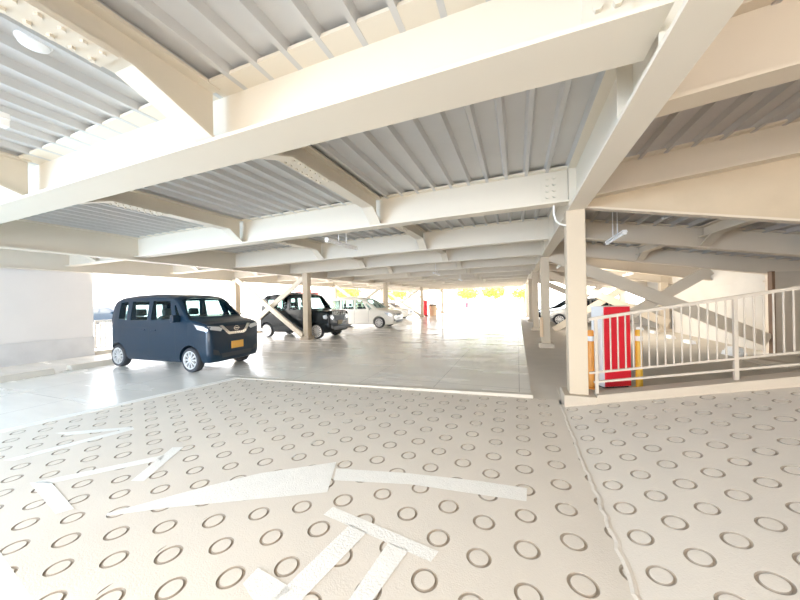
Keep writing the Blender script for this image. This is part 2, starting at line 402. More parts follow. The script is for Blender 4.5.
# purlins with haunched ends, bolted in the middle
def purlin(x, y0, y1, z, bf=.22):
    zt = ZT+zs(x)-.01; h = zt-z
    h0 = .80 if 0 < y0 < 3 else .46; h1 = .80 if y1 < 3 else .46
    mb = MB(); mb.ibeam((x, y0+h0, zt), (x, y1-h1, zt), bf, h)
    for (ya, yb) in ((y0+.1, y0+h0), (y1-.1, y1-h1)):
        zb = zt-DB+.03
        mb.sweep([(-bf/2, 0), (bf/2, 0), (bf/2, .028), (-bf/2, .028)], (x, ya, zb), (x, yb, z))
        mb.sweep([(-bf/2, -.028), (bf/2, -.028), (bf/2, 0), (-bf/2, 0)], (x, ya, zt), (x, yb, zt))
        poly = [(ya, zb+.01), (yb, z+.01), (yb, zt-.01), (ya, zt-.01)]
        mb.add([(x-.011, p[0], p[1]) for p in poly]+[(x+.011, p[0], p[1]) for p in poly], [(0, 1, 2, 3), (7, 6, 5, 4), (0, 4, 5, 1), (1, 5, 6, 2), (2, 6, 7, 3), (3, 7, 4, 0)])
    o = struct(mb.build('beam_joist', M['cream']))
    yc = y0+.82+.36 if y0 > 0 else y1-.82-.48
    m2 = MB(); m2.bbox((x-bf/2, yc-.42, z-.014), (x+bf/2, yc+.42, z)); bolts(m2, (x, yc, z-.014), 2, 8, .13, .1, 'z-', .02, .02)
    m2.build('splice_plate', M['cream'], o)
ally = [-1.0]+BY
for i in range(9):
    for x in (-2.55, -6.1, -12.0):
        purlin(x-(.1 if i == 0 and x > -3 else 0), ally[i], ally[i+1], 3.47+zs(x))
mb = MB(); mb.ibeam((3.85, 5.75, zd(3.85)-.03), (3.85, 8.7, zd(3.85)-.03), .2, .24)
mb.sweep([(-.1, 0), (.1, 0), (.1, .028), (-.1, .028)], (3.85, 8.68, zd(3.85)-.47), (3.85, 8.2, zd(3.85)-.27)); struct(mb.build('beam_joist', M['cream_shaded']))
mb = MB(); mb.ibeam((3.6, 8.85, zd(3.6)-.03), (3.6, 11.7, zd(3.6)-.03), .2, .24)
mb.sweep([(-.1, 0), (.1, 0), (.1, .028), (-.1, .028)], (3.6, 11.7, zd(3.6)-.47), (3.6, 11.2, zd(3.6)-.27)); struct(mb.build('beam_joist', M['cream_shaded']))

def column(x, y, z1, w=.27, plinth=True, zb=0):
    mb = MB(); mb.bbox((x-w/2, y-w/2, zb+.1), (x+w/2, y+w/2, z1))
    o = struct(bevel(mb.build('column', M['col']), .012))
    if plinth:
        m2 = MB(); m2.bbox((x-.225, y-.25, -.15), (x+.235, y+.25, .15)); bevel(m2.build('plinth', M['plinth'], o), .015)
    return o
for y in (5.73, 11.73, 17.73, 24.1, 29.9, 36): column(.89, y, 3.1)
for y in (17.9, 24, 30): column(6.4, y, 3.0, .3)
LY = [11.78, 20.95, 30.1, 39.25]
for y in LY: column(-9.1, y, 3.05)
for y in LY: column(-13.5, y, 2.95, .3, False, -.3)
def brace(p, q, label, w=.1, h=.3, m='cream'):
    mb = MB(); mb.bar(p, q, w, h)
    o = mb.build('diagonal_brace', M[m]); return tag(o, label, 'brace', None)
names_r = ['by the second aisle column', 'by the third aisle column', 'by the fourth aisle column']
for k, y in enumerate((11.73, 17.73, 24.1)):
    brace((1.08, y-.14, 3.12), (6.45, y-.14, .40), 'cream steel brace falling away to the right '+names_r[k], .12, .36, 'cream_shaded')
    brace((1.75, y+.12, .02), (5.35, y+.12, 2.44), 'cream steel brace rising to the right '+names_r[k], .12, .3, 'cream_shaded')
names_l = ['behind the navy car', 'behind the white minivan', 'behind the far white car', 'at the far end of the left bays']
for k, y in enumerate(LY):
    brace((-13.33, y-.12, 2.95), (-9.27, y-.12, .16), 'pale steel brace sloping down towards the aisle '+names_l[k], .1, .22)
    brace((-13.33, y+.12, .2), (-9.27, y+.12, 2.9), 'pale steel brace sloping up towards the aisle '+names_l[k], .1, .22)

# ------------------------------------------------------------------ curb and handrail of the climbing ramp
mb = MB(); mb.add([(1.12, 5.5, zr(1.12)-.2), (8.8, 5.5, zr(8.8)-.2), (8.8, 5.74, zr(8.8)-.2), (1.12, 5.74, zr(1.12)-.2),
                   (1.12, 5.5, zr(1.12)+.13), (8.8, 5.5, zr(8.8)+.13), (8.8, 5.74, zr(8.8)+.13), (1.12, 5.74, zr(1.12)+.13)],
                  [(3, 2, 1, 0), (4, 5, 6, 7), (0, 1, 5, 4), (1, 2, 6, 5), (2, 3, 7, 6), (3, 0, 4, 7)])
struct(bevel(mb.build('trim_curb', M['plinth']), .012))
YR = 5.62
rail = thing('handrail', 'cream steel handrail with vertical bars on the curb beside the aisle column', 'handrail', (1.1, YR, .2))
def rl(mb, name): o = mb.build(name, M['galv'], rail); o.location = (-1.1, -YR, -.2); return o
zt_ = lambda x: 1.345+.176*(x-1.05)
z1_ = lambda x: .495+.18*(x-1.05)
z2_ = lambda x: .345+.178*(x-1.05)
rl(MB().bar((1.04, YR, zt_(1.04)), (8.7, YR, zt_(8.7)), .05, .045), 'top_rail')
rl(MB().bar((1.04, YR, z1_(1.04)), (8.7, YR, z1_(8.7)), .035, .03), 'bottom_rail')
rl(MB().bar((1.10, YR, z2_(1.1)), (8.7, YR, z2_(8.7)), .035, .03), 'kick_rail')
posts = [1.14, 2.80, 4.46, 6.12, 7.78]
for x in posts: rl(MB().bbox((x-.022, YR-.022, zr(x)+.1), (x+.022, YR+.022, zt_(x)-.01)), 'post')
for a in posts:
    for k in range(1, 17):
        x = a+k*1.66/17
        if x < 8.7: rl(MB().cyl((x, YR, z1_(x)), (x, YR, zt_(x)-.015), .011, 8), 'baluster')

# ------------------------------------------------------------------ things by the rail
sb = thing('sign_box', 'tall red box sign with white side standing behind the handrail', 'sign', (1.46, 6.62, 0), math.radians(27))
bevel(MB().bbox((0, 0, .03), (.54, .30, 1.52)).build('body', M['white'], sb), .012)
bevel(MB().bbox((.012, -.02, .04), (.53, .0, 1.51)).build('red_panel', M['red'], sb), .006)
bevel(MB().bbox((.02, .03, 0), (.52, .27, .04)).build('base', M['dark'], sb), .006)
def bollard(x, y, m, label, h):
    t = thing('bollard', label, 'bollard', (x, y, 0))
    MB().lathe([(0, 0), (.1, 0), (.1, .02), (.055, .03), (.055, h-.03), (.04, h), (0, h+.005)], 'z', 20).build('post', m, t, 40)
    MB().lathe([(.057, h-.2), (.058, h-.19), (.058, h-.12), (.057, h-.11)], 'z', 20).build('reflective_band', M['white'], t)
bollard(1.26, 6.62, M['orange'], 'orange bollard between the aisle column and the red sign', 1.08)
bollard(2.05, 6.80, M['yellow'], 'yellow bollard on the far side of the red sign', 1.08)
pad = MB().bbox((.70, 11.52, .36), (.80, 11.62, 1.03)).build('corner_guard', M['tan']); bevel(pad, .02)
tag(pad, 'tan foam corner guard fixed low on the second aisle column', 'corner guard')
cd = MB().tube([(.57, 5.49, 3.17), (.57, 5.5, 3.03), (.60, 5.53, 2.93), (.66, 5.56, 2.88), (.752, 5.60, 2.86)], .013).build('conduit', M['white'], None, 40)
tag(cd, 'thin white conduit looping from the beam to the nearest aisle column', 'conduit')

# wheel stops
def wheel_stop(x, y, l, rz, label, cat='wheel stop', m='conc', h=.13, w=.2, group=None):
    mb = MB(); mb.prismx([(-w/2, 0), (w/2, 0), (w*.32, h), (-w*.32, h)], -l/2, l/2)
    o = bevel(mb.build('wheel_stop', M[m]), .015); o.location = (x, y, 0); o.rotation_euler = (0, 0, rz)
    return tag(o, label, cat, group)
wheel_stop(-11.3, 5.05, 1.0, PI/2, 'grey concrete wheel stop behind the navy car near the fence end', h=.14, w=.28)
wheel_stop(-11.2, 3.7, 1.0, PI/2, 'grey concrete wheel stop by the left wall, farther from the navy car', h=.14, w=.28)
for k, (x, y) in enumerate([(5.7, 18.7), (5.69, 17.0), (5.62, 15.2), (5.6, 13.7)]):
    wheel_stop(x, y, .5, PI/2, ['small white wheel stop deepest in the bay behind the handrail', 'white wheel stop second deepest behind the handrail',
        'white wheel stop third deepest behind the handrail', 'white wheel stop behind the handrail, next before the stacked pair'][k], m='white', h=.12, w=.2, group='white wheel stops behind the handrail')
wheel_stop(5.55, 11.2, .55, PI/2+.2, 'white wheel stop lying under another near the right wall', m='white', h=.12, w=.24)
o = wheel_stop(5.56, 11.22, .42, PI/2+.1, 'white wheel stop laid on top of another near the right wall', m='white', h=.12, w=.2); o.location.z = .12
pl = MB(); pl.box((0, 0, .05), (.3, .95, .1)); pl.box((.16, -.3, .03), (.3, .25, .06))
o = bevel(pl.build('plank', M['plinth']), .01); o.location = (5.62, 10.05, 0); o.rotation_euler = (0, 0, .35)
tag(o, 'pale offcut plank on the floor behind the handrail by the right pier', 'plank')

# ------------------------------------------------------------------ lights and detectors on the deck
def lamp(x, y, z, top, label, rz=0, l=1.25, group=None):
    t = thing('fluorescent_light', label, 'ceiling light', (x, y, z), rz)
    bevel(MB().prismy([(-.05, .03), (.05, .03), (.035, .075), (-.035, .075)], -l/2, l/2).build('housing', M['white'], t), .004)
    MB().cyl((0, -l/2+.03, .008), (0, l/2-.03, .008), .019, 12).build('tube', M['tube'], t, 40)
    for s in (-1, 1):
        MB().bbox((-.03, s*(l/2-.02)-.02, -.012), (.03, s*(l/2-.02)+.02, .035)).build('socket', M['white'], t)
        MB().cyl((0, s*.16, .07), (0, s*.16, top-z), .009, 8).build('hanger_rod', M['white'], t)
    return t
lamp(-3.65, 6.02, 2.95, ZD+zs(-3.6), 'white fluorescent light hung between the second and third beams')
lamp(-3.25, .40, 2.95, ZD+zs(-3.2), 'white fluorescent light nearest the camera, at the upper left')
lamp(-3.72, 14.9, 2.95, ZD+zs(-3.7), 'small distant fluorescent light over the aisle')
lamp(-3.5, 20.4, 2.95, ZD+zs(-3.5), 'most distant fluorescent light over the aisle')
lamp(1.95, 7.7, 2.9, zd(1.95), 'white fluorescent light on two rods right of the nearest aisle column')
lamp(1.58, 13.8, 2.92, zd(1.58), 'fluorescent light seen in the gap between the two nearest aisle columns')
lamp(4.6, 16.4, 2.62, zd(4.6), 'far fluorescent light in the side bay before the white wall')
def detector(x, y, z, label):
    o = MB().lathe([(0, -.055), (.045, -.055), (.085, -.035), (.09, -.012), (.1, -.01), (.1, 0), (0, 0)], 'z', 24).build('smoke_detector', M['white'], None, 40)
    o.location = (x, y, z); return tag(o, label, 'smoke detector')
detector(-3.43, 1.22, ZD+zs(-3.4)-.0, 'round white smoke detector on the deck at the upper left')
detector(3.02, 8.2, zd(3.02), 'round white smoke detector on the falling deck of the side bay')

# ------------------------------------------------------------------ cars
def interp(tab, u):
    for a, b in zip(tab[:-1], tab[1:]):
        if u <= b[0]: t = (u-a[0])/max(1e-6, b[0]-a[0]); return [a[i]+(b[i]-a[i])*t for i in range(1, len(a))]
    return list(tab[-1][1:])
def car(name, label, P, loc, rz, s=1.09, near='right'):
    """u runs from the front bumper backwards; x = L/2-u; y left; z up"""
    L, W, H, belt, rw = P['L'], P['W'], P['H'], P['belt'], P['roofw']
    t = thing(name, label, 'car', loc, rz); t.scale = (s, s, s)
    st = sorted(set([a[0] for a in P['prof']]+[L*k/26 for k in range(1, 26)]))
    rings = []
    for u in st:
        zb, zt, ws = interp(P['prof'], u); w = W/2*ws
        b = min(belt, zt-.06); k = max(0, (zt-b-.06)/(H-b-.06))
        wt = w*(1-(1-rw)*k)
        half = [(0, zb), (w*.6, zb), (w*.9, zb+.02), (w*.975, zb+.10), (w*.992, zb+.3*(b-zb)), (w, zb+.62*(b-zb)), (w*.985, b-.01), (w*.965, b+.25*(zt-.05-b)),
                (w+(wt-w)*.62, b+.6*(zt-.05-b)), (wt, zt-.06-.02*k), (wt-.03-.02*k, zt-.022-.012*k), (wt*.78, zt-.006), (wt*.4, zt), (0, zt+.004)]
        rings.append([(L/2-u, y, z) for y, z in half]+[(L/2-u, -y, z) for y, z in reversed(half[1:-1])])
    n = len(rings[0]); mb = MB()
    mb.add([p for r in rings for p in r], [(i*n+k, i*n+(k+1) % n, (i+1)*n+(k+1) % n, (i+1)*n+k) for i in range(len(rings)-1) for k in range(n)]
           + [tuple(range(n)), tuple(range(len(rings)*n-1, (len(rings)-1)*n-1, -1))])
    body = mb.build('body', M[P['paint']], t)
    bm = bmesh.new(); bm.from_mesh(body.data); bvh = BVHTree.FromBMesh(bm); bm.free()
    def patch(pn, poly, axis, m, off=.008, parent=None, sub=.09):
        """a panel laid on the body: poly is (x,z) for the sides, (y,z) for the ends"""
        bm = bmesh.new()
        f = bm.faces.new([bm.verts.new((p[0], 0, p[1])) for p in poly])
        bmesh.ops.triangulate(bm, faces=bm.faces)
        for _ in range(5):
            es = [e for e in bm.edges if e.calc_length() > sub]
            if not es: break
            bmesh.ops.subdivide_edges(bm, edges=es, cuts=1); bmesh.ops.triangulate(bm, faces=bm.faces)
        for v in bm.verts:
            a, z = v.co.x, v.co.z
            if axis == 'R': o_, d_ = Vector((a, -3, z)), Vector((0, 1, 0))
            elif axis == 'L': o_, d_ = Vector((a, 3, z)), Vector((0, -1, 0))
            elif axis == 'F': o_, d_ = Vector((4, a, z)), Vector((-1, 0, 0))
            else: o_, d_ = Vector((-4, a, z)), Vector((1, 0, 0))
            h = bvh.ray_cast(o_, d_)
            v.co = (h[0]-d_*off) if h[0] else (o_+d_*3)
        bmesh.ops.recalc_face_normals(bm, faces=bm.faces)
        av = sum((f.normal for f in bm.faces), Vector()); dd = {'R': (0, -1, 0), 'L': (0, 1, 0), 'F': (1, 0, 0), 'B': (-1, 0, 0)}[axis]
        if av.dot(Vector(dd)) < 0: bmesh.ops.reverse_faces(bm, faces=bm.faces)
        me = bpy.data.meshes.new(pn); bm.to_mesh(me); bm.free(); me.materials.append(M[m])
        for p in me.polygons: p.use_smooth = True
        o = bpy.data.objects.new(pn, me); COL.objects.link(o); o.parent = parent or t; return o
    U = lambda poly: [(L/2-u, z) for u, z in poly]
    # openings: wheel arches, cabin, windows
    cut = []
    for u in P['axles']:
        cut.append(MB().cyl((L/2-u, -W, P['wr']), (L/2-u, -W/2+.24, P['wr']), P['wr']+.055, 28)); cut.append(MB().cyl((L/2-u, W, P['wr']), (L/2-u, W/2-.24, P['wr']), P['wr']+.055, 28))
    if P.get('open'):
        yi = W/2*rw-.05
        cut.append(MB().prismy(U(P['cabin']), -yi, yi))
        for w_ in P['side']: cut.append(MB().prismy(U(w_), -W, W))
        cut.append(MB().prismx(P['shield'], 0.2, L)); 
        if P.get('rear'): cut.append(MB().prismx(P['rear'], -L, -.3))
    tmp = []
    for c in cut:
        me = c.mesh('cutter'); o = bpy.data.objects.new('cutter', me); COL.objects.link(o); o.parent = t; tmp.append(o)
        md = body.modifiers.new('b', 'BOOLEAN'); md.operation = 'DIFFERENCE'; md.object = o; md.solver = 'EXACT'
    bpy.context.view_layer.update()
    dg = bpy.context.evaluated_depsgraph_get()
    me = bpy.data.meshes.new_from_object(body.evaluated_get(dg)); body.modifiers.clear(); body.data = me
    for o in tmp: bpy.data.objects.remove(o)
    for p in me.polygons: p.use_smooth = True
    me.set_sharp_from_angle(angle=math.radians(32))
    gm = 'glass' if P.get('open') else P.get('gm', 'blackglass'); go = -.004 if P.get('open') else .006
    for w_ in P['side']:
        for ax in 'RL': patch('side_window', U(w_), ax, gm, go)
    for w_ in P.get('blackout', []):
        for ax in 'RL': patch('window_surround', U(w_), ax, 'dark', .004)
    patch('windshield', P['shield'], 'F', gm, go)
    if P.get('rear'): patch('rear_window', P['rear'], 'B', gm, go)
    if P.get('open'):
        for u in P['seats']:
            for y in (-.33, .33):
                sm = MB(); sm.box((L/2-u, y, .62), (.5, .46, .16)); sm.bar((L/2-u-.24, y, .62), (L/2-u-.38, y, 1.22), .46, .12)
                sm.bar((L/2-u-.39, y, 1.24), (L/2-u-.41, y, 1.42), .25, .1); bevel(sm.build('seat', M['seat'], t), .04, 2)
        MB().prismy(U([(P['cowl']+.05, .95), (P['cowl']+.55, .93), (P['cowl']+.6, .6), (P['cowl']+.05, .6)]), -W/2*rw+.07, W/2*rw-.07).build('dashboard', M['dark'], t)
        MB().lathe([(.15, -.012), (.165, 0), (.15, .012), (.14, 0), (.15, -.012)], 'z', 20).build('steering_wheel', M['dark'], t).matrix_local = Matrix.Translation((L/2-P['cowl']-.62, -.33, 1.0)) @ Matrix.Rotation(math.radians(-62), 4, 'Y')
    # wheels
    for u in P['axles']:
        for sg in (-1, 1):
            r = P['wr']; rim = r*P.get('rimr', .68); hy = .085
            w0 = MB().lathe([(rim*.9, -hy), (r*.93, -hy), (r, -hy*.7), (r, hy*.7), (r*.93, hy), (rim*.98, hy), (rim*.96, hy*.4), (0, hy*.3)], 'y', 36).build('wheel', M['tyre'], t, 50)
            w0.location = (L/2-u, sg*(W/2-.10), r); w0.rotation_euler = (0, 0, 0 if sg > 0 else PI)
            rm = MB().lathe([(rim*1.0, hy*.62), (rim*1.0, hy*1.02), (rim*.88, hy*.98), (rim*.85, hy*.6)], 'y', 36)
            ns = P.get('spokes', 9)
            for k in range(ns):
                a = 2*PI*k/ns; ca, sa = math.cos(a), math.sin(a); wd = rim*P.get('sw', .2)
                p0 = Vector((ca*rim*.12, hy*.98, sa*rim*.12)); p1 = Vector((ca*rim*.9, hy*.88, sa*rim*.9)); q = Vector((-sa, 0, ca))*wd; dn = Vector((0, -.03, 0))
                vs = [p0-q*.55, p0+q*.55, p1+q, p1-q]; vs += [v+dn for v in vs]
                rm.add(vs, [(0, 1, 2, 3), (7, 6, 5, 4), (0, 4, 5, 1), (1, 5, 6, 2), (2, 6, 7, 3), (3, 7, 4, 0)])
            rm.lathe([(0, hy*1.1), (rim*.2, hy*1.08), (rim*.24, hy*.8)], 'y', 20)
            rm.build('rim', M['rim'], w0, 40)
    MB().bbox((-L/2+.2, -W/2+.24, .2), (L/2-.25, W/2-.24, .42)).build('underbody', M['dark'], t)
    # mirrors, handles, lamps, plate
    for sg in (-1, 1):
        mm = MB(); u = P['mirror'][0]; zt = P['mirror'][1]
        mm.box((L/2-u, sg*(W/2+.06), zt), (.10, .19, .17)); bevel(mm.build('mirror', M[P['paint']], t), .035, 3)
        for u_, z_ in P['handles']:
            hm = MB().box((L/2-u_, sg*(W/2-.004), z_), (.17, .035, .028)); bevel(hm.build('door_handle', M[P.get('handle_mat', P['paint'])], t), .01)
        ax = 'L' if sg > 0 else 'R'
        for ln in P.get('seams', []): patch('door_seam', U(ln), ax, 'dark', .003)
        patch('headlight', [(sg*y, z) for y, z in P['lamp']], 'F', 'lamp', .012)
        if 'lampside' in P: patch('headlight_side', U(P['lampside']), ax, 'lamp', .012)
        patch('tail_lamp', [(sg*y, z) for y, z in P['tail']], 'B', 'redlamp', .012)
        if 'fog' in P: patch('bumper_vent', [(sg*y, z) for y, z in P['fog']], 'F', 'dark', .006)
    for nm, poly, m in P.get('front', []): patch(nm, poly, 'F', m, .012 if m in ('chrome', 'silver') else .008, sub=.06)
    h = bvh.ray_cast(Vector((4, P.get('plate_y', 0), P['plate_z'])), Vector((-1, 0, 0)))
    px = h[0].x if h[0] else L/2
    bevel(MB().box((px+.012, P.get('plate_y', 0), P['plate_z']), (.02, .33, .165)).build('license_plate', M[P.get('plate', 'plate')], t), .006)
    if P.get('emblem'):
        ez = P['emblem']; h = bvh.ray_cast(Vector((4, 0, ez)), Vector((-1, 0, 0))); ex = h[0].x+.016
        e = MB(); nn = 28
        for k in range(nn):
            a, b = 2*PI*k/nn, 2*PI*(k+1)/nn; e.bar((ex, .062*math.cos(a), ez+.05*math.sin(a)), (ex, .062*math.cos(b), ez+.05*math.sin(b)), .012, .012)
        e.box((ex+.004, 0, ez), (.014, .17, .022)); e.build('emblem', M['chrome'], t)
    if P.get('antenna'):
        u, z = P['antenna']; MB().cyl((L/2-u, .3, z), (L/2-u-.18, .3, z+.19), .006, 6).build('antenna', M['dark'], t)
    if P.get('wiper'):
        for y0, y1 in ((-.42, .05), (.1, .5)):
            pr = []
            for k in range(7):
                y = y0+(y1-y0)*k/6; z = P['wiper']+.03+.04*math.sin(k/6*2); h = bvh.ray_cast(Vector((4, y, z)), Vector((-1, 0, 0))); pr.append(h[0]+Vector((.02, 0, .0)))
            MB().tube(pr, .008, 6).build('wiper', M['dark'], t)
    if P.get('text'):
        cu = bpy.data.curves.new('lettering', 'FONT'); cu.body = P['text'][0]; cu.size = P['text'][2]; cu.extrude = .008; cu.align_x = 'CENTER'; cu.space_character = P['text'][3]
        to = bpy.data.objects.new('lettering', cu); COL.objects.link(to); bpy.context.view_layer.update()
        me = bpy.data.meshes.new_from_object(to.evaluated_get(bpy.context.evaluated_depsgraph_get())); bpy.data.objects.remove(to)
        lo = bpy.data.objects.new('lettering', me); COL.objects.link(lo); lo.parent = t; me.materials.clear(); me.materials.append(M['white'])
        h = bvh.ray_cast(Vector((4, 0, P['text'][1]+.04)), Vector((-1, 0, 0)))
        lo.matrix_local = Matrix.Translation((h[0].x+.02, 0, P['text'][1])) @ Matrix.Rotation(PI/2, 4, 'Z') @ Matrix.Rotation(PI/2, 4, 'X')
    if P.get('rails'):
        for sg in (-1, 1):
            MB().bar((L/2-P['rails'][0], sg*W/2*rw*.9, P['rails'][2]), (L/2-P['rails'][1], sg*W/2*rw*.9, P['rails'][2]), .05, .05).build('roof_rail', M['dark'], t)
    return t

ROOX = dict(L=3.395, W=1.475, H=1.78, belt=1.13, roofw=.87, paint='navy', open=True, wr=.275, axles=(.59, 3.085), spokes=10, sw=.11, rimr=.74,
    prof=[(0, .34, .66, .80), (.02, .27, .90, .88), (.05, .22, 1.02, .93), (.11, .20, 1.075, .965), (.28, .19, 1.13, .985), (.56, .18, 1.185, 1), (.62, .18, 1.21, 1), (1.0, .18, 1.62, 1), (1.14, .18, 1.705, 1), (1.4, .18, 1.75, 1),
          (1.9, .18, 1.78, 1), (2.6, .18, 1.765, 1), (3.05, .19, 1.73, .995), (3.22, .2, 1.68, .985), (3.30, .22, 1.58, .97), (3.345, .26, 1.2, .95), (3.375, .30, .95, .92), (3.395, .36, .62, .86)],
    cabin=[(.72, .42), (3.12, .42), (3.16, 1.1), (3.12, 1.56), (2.9, 1.66), (1.5, 1.68), (1.15, 1.62), (.74, 1.2)],
    side=[[(.86, 1.20), (1.0, 1.18), (1.10, 1.50), (1.06, 1.50)], [(1.12, 1.18), (1.84, 1.16), (1.84, 1.61), (1.27, 1.60)], [(1.98, 1.16), (2.58, 1.16), (2.58, 1.61), (1.98, 1.61)], [(2.74, 1.17), (3.04, 1.19), (3.02, 1.59), (2.74, 1.60)]],
    shield=[(-.63, 1.225), (.63, 1.225), (.61, 1.42), (.565, 1.62), (.3, 1.665), (-.3, 1.665), (-.565, 1.62), (-.61, 1.42)], rear=[(-.52, 1.14), (.52, 1.14), (.48, 1.52), (-.48, 1.52)],
    cowl=.72, seats=(1.45, 2.45), mirror=(.92, 1.20), handles=[(1.75, .93), (2.12, .93)],
    seams=[[(1.02, .32), (1.028, .32), (1.028, 1.05), (1.02, 1.05)], [(1.905, .3), (1.913, .3), (1.913, 1.05), (1.905, 1.05)], [(2.86, .85), (2.868, .85), (2.868, 1.05), (2.86, 1.05)], [(1.95, .985), (3.1, .985), (3.1, .992), (1.95, .992)]],
    lamp=[(.69, 1.03), (.66, .95), (.42, .90), (.37, .95), (.44, 1.0)], lampside=[(.06, .95), (.10, .91), (.34, .96), (.42, 1.06), (.16, 1.02)], tail=[(.5, .9), (.64, .9), (.63, 1.45), (.55, 1.45)],
    fog=[(.45, .36), (.62, .40), (.62, .52), (.50, .47)],
    front=[('grille', [(-.33, 1.0), (.33, 1.0), (.21, .86), (-.21, .86)], 'dark'), ('grille_trim', [(-.43, 1.02), (-.35, 1.03), (-.21, .885), (-.18, .865), (.18, .865), (.21, .885), (.35, 1.03), (.43, 1.02), (.25, .83), (.20, .81), (-.20, .81), (-.25, .83)], 'chrome'),
           ('bumper_grille', [(-.40, .30), (.40, .30), (.44, .40), (-.44, .40)], 'dark')],
    plate_z=.56, emblem=.94, antenna=(2.75, 1.75), wiper=1.22)
car('parked_car', 'navy blue boxy kei car with yellow plate parked facing the aisle', ROOX, (-8.96, 6.10, 0), math.radians(1.5), 1.13)

HUST = dict(ROOX); HUST.update(L=3.395, W=1.475, H=1.76, belt=1.06, paint='black', open=True, spokes=14, sw=.1, rimr=.82, wr=.285, axles=(.60, 3.02),
    prof=[(0, .34, .62, .86), (.02, .28, .86, .92), (.05, .24, 1.0, .95), (.12, .22, 1.06, .975), (.5, .2, 1.09, 1), (.78, .2, 1.11, 1), (.84, .2, 1.14, 1), (1.12, .2, 1.58, 1), (1.22, .2, 1.69, 1), (1.4, .2, 1.745, 1),
          (1.9, .2, 1.76, 1), (2.8, .2, 1.75, 1), (3.15, .21, 1.72, .99), (3.25, .22, 1.66, .985), (3.33, .25, 1.1, .96), (3.37, .3, .9, .94), (3.395, .36, .66, .9)],
    cabin=[(.9, .45), (3.12, .45), (3.16, 1.1), (3.1, 1.6), (2.9, 1.66), (1.5, 1.67), (1.25, 1.6), (.94, 1.14)],
    side=[[(1.12, 1.12), (1.85, 1.10), (1.85, 1.58), (1.36, 1.57)], [(1.97, 1.10), (2.55, 1.10), (2.55, 1.58), (1.97, 1.58)], [(2.68, 1.15), (3.02, 1.17), (3.0, 1.56), (2.68, 1.57)]], cowl=.9, seats=(1.6, 2.5), mirror=(1.08, 1.12), shield=[(-.62, 1.155), (.62, 1.155), (.60, 1.40), (.55, 1.61), (.3, 1.65), (-.3, 1.65), (-.55, 1.61), (-.60, 1.40)],
    lamp=[(.66, .90), (.64, .78), (.52, .72), (.44, .80), (.50, .92)], lampside=[(.09, .80), (.14, .74), (.26, .78), (.28, .88), (.12, .92)],
    front=[('grille', [(-.36, .86), (.36, .86), (.33, .66), (-.33, .66)], 'dark'), ('bumper_grille', [(-.42, .30), (.42, .30), (.46, .46), (-.46, .46)], 'dark')],
    emblem=None, plate_z=.60, plate_y=0.0, text=('HUSTLER', .895, .20, 1.3), plate='plated', rails=(1.4, 3.0, 1.78), antenna=None, wiper=1.17)
car('parked_car', 'black boxy kei car with white hood lettering parked behind the aisle column', HUST, (-10.1, 12.85, 0), 0, 1.22)

VAN = dict(ROOX); VAN.update(L=4.75, W=1.70, H=1.84, belt=1.04, roofw=.86, paint='carwhite', open=True, wr=.32, axles=(.9, 3.76), spokes=10, sw=.14, rimr=.72,
    prof=[(0, .36, .62, .74), (.03, .28, .78, .84), (.1, .22, .88, .90), (.3, .19, .97, .96), (.6, .18, 1.03, .99), (.95, .18, 1.08, 1), (1.02, .18, 1.11, 1), (1.7, .18, 1.60, 1), (1.95, .18, 1.73, 1), (2.3, .18, 1.81, 1),
          (2.9, .18, 1.84, 1), (4.0, .18, 1.82, 1), (4.4, .2, 1.78, .99), (4.56, .22, 1.70, .98), (4.66, .26, 1.2, .96), (4.72, .32, .95, .93), (4.75, .38, .66, .88)],
    cabin=[(1.15, .42), (4.4, .42), (4.42, 1.1), (4.36, 1.6), (4.1, 1.72), (2.3, 1.74), (1.9, 1.62), (1.2, 1.13)],
    side=[[(1.35, 1.10), (1.55, 1.10), (1.75, 1.42), (1.68, 1.42)], [(1.68, 1.10), (2.42, 1.09), (2.42, 1.62), (2.02, 1.60)], [(2.52, 1.09), (3.35, 1.09), (3.35, 1.62), (2.52, 1.62)], [(3.46, 1.09), (4.25, 1.12), (4.2, 1.60), (3.46, 1.61)]],
    shield=[(-.70, 1.14), (.70, 1.14), (.66, 1.40), (.58, 1.64), (.3, 1.69), (-.3, 1.69), (-.58, 1.64), (-.66, 1.40)], rear=[(-.6, 1.12), (.6, 1.12), (.56, 1.58), (-.56, 1.58)],
    cowl=1.15, seats=(2.0, 3.0), mirror=(1.5, 1.10), handles=[(2.3, .92), (2.65, .92)],
    seams=[[(1.55, .32), (1.56, .32), (1.56, 1.04), (1.55, 1.04)], [(2.47, .3), (2.48, .3), (2.48, 1.04), (2.47, 1.04)]],
    lamp=[(.72, .86), (.66, .74), (.42, .70), (.38, .76), (.5, .82)], lampside=[(.10, .72), (.16, .68), (.5, .80), (.58, .90), (.3, .86)], tail=[(.6, .9), (.76, .9), (.74, 1.4), (.66, 1.4)],
    fog=[(.5, .36), (.70, .40), (.70, .52), (.56, .47)],
    front=[('grille', [(-.36, .80), (.36, .80), (.30, .68), (-.30, .68)], 'dark'), ('grille_trim', [(-.40, .83), (.40, .83), (.38, .805), (-.38, .805)], 'chrome'), ('bumper_grille', [(-.46, .30), (.46, .30), (.5, .44), (-.5, .44)], 'dark')],
    plate='platew', plate_z=.56, emblem=None, antenna=None, wiper=1.14, text=None, rails=None)
car('parked_car', 'white minivan parked just beyond the black kei car', VAN, (-9.75, 18.45, 0), 0, 1.1)
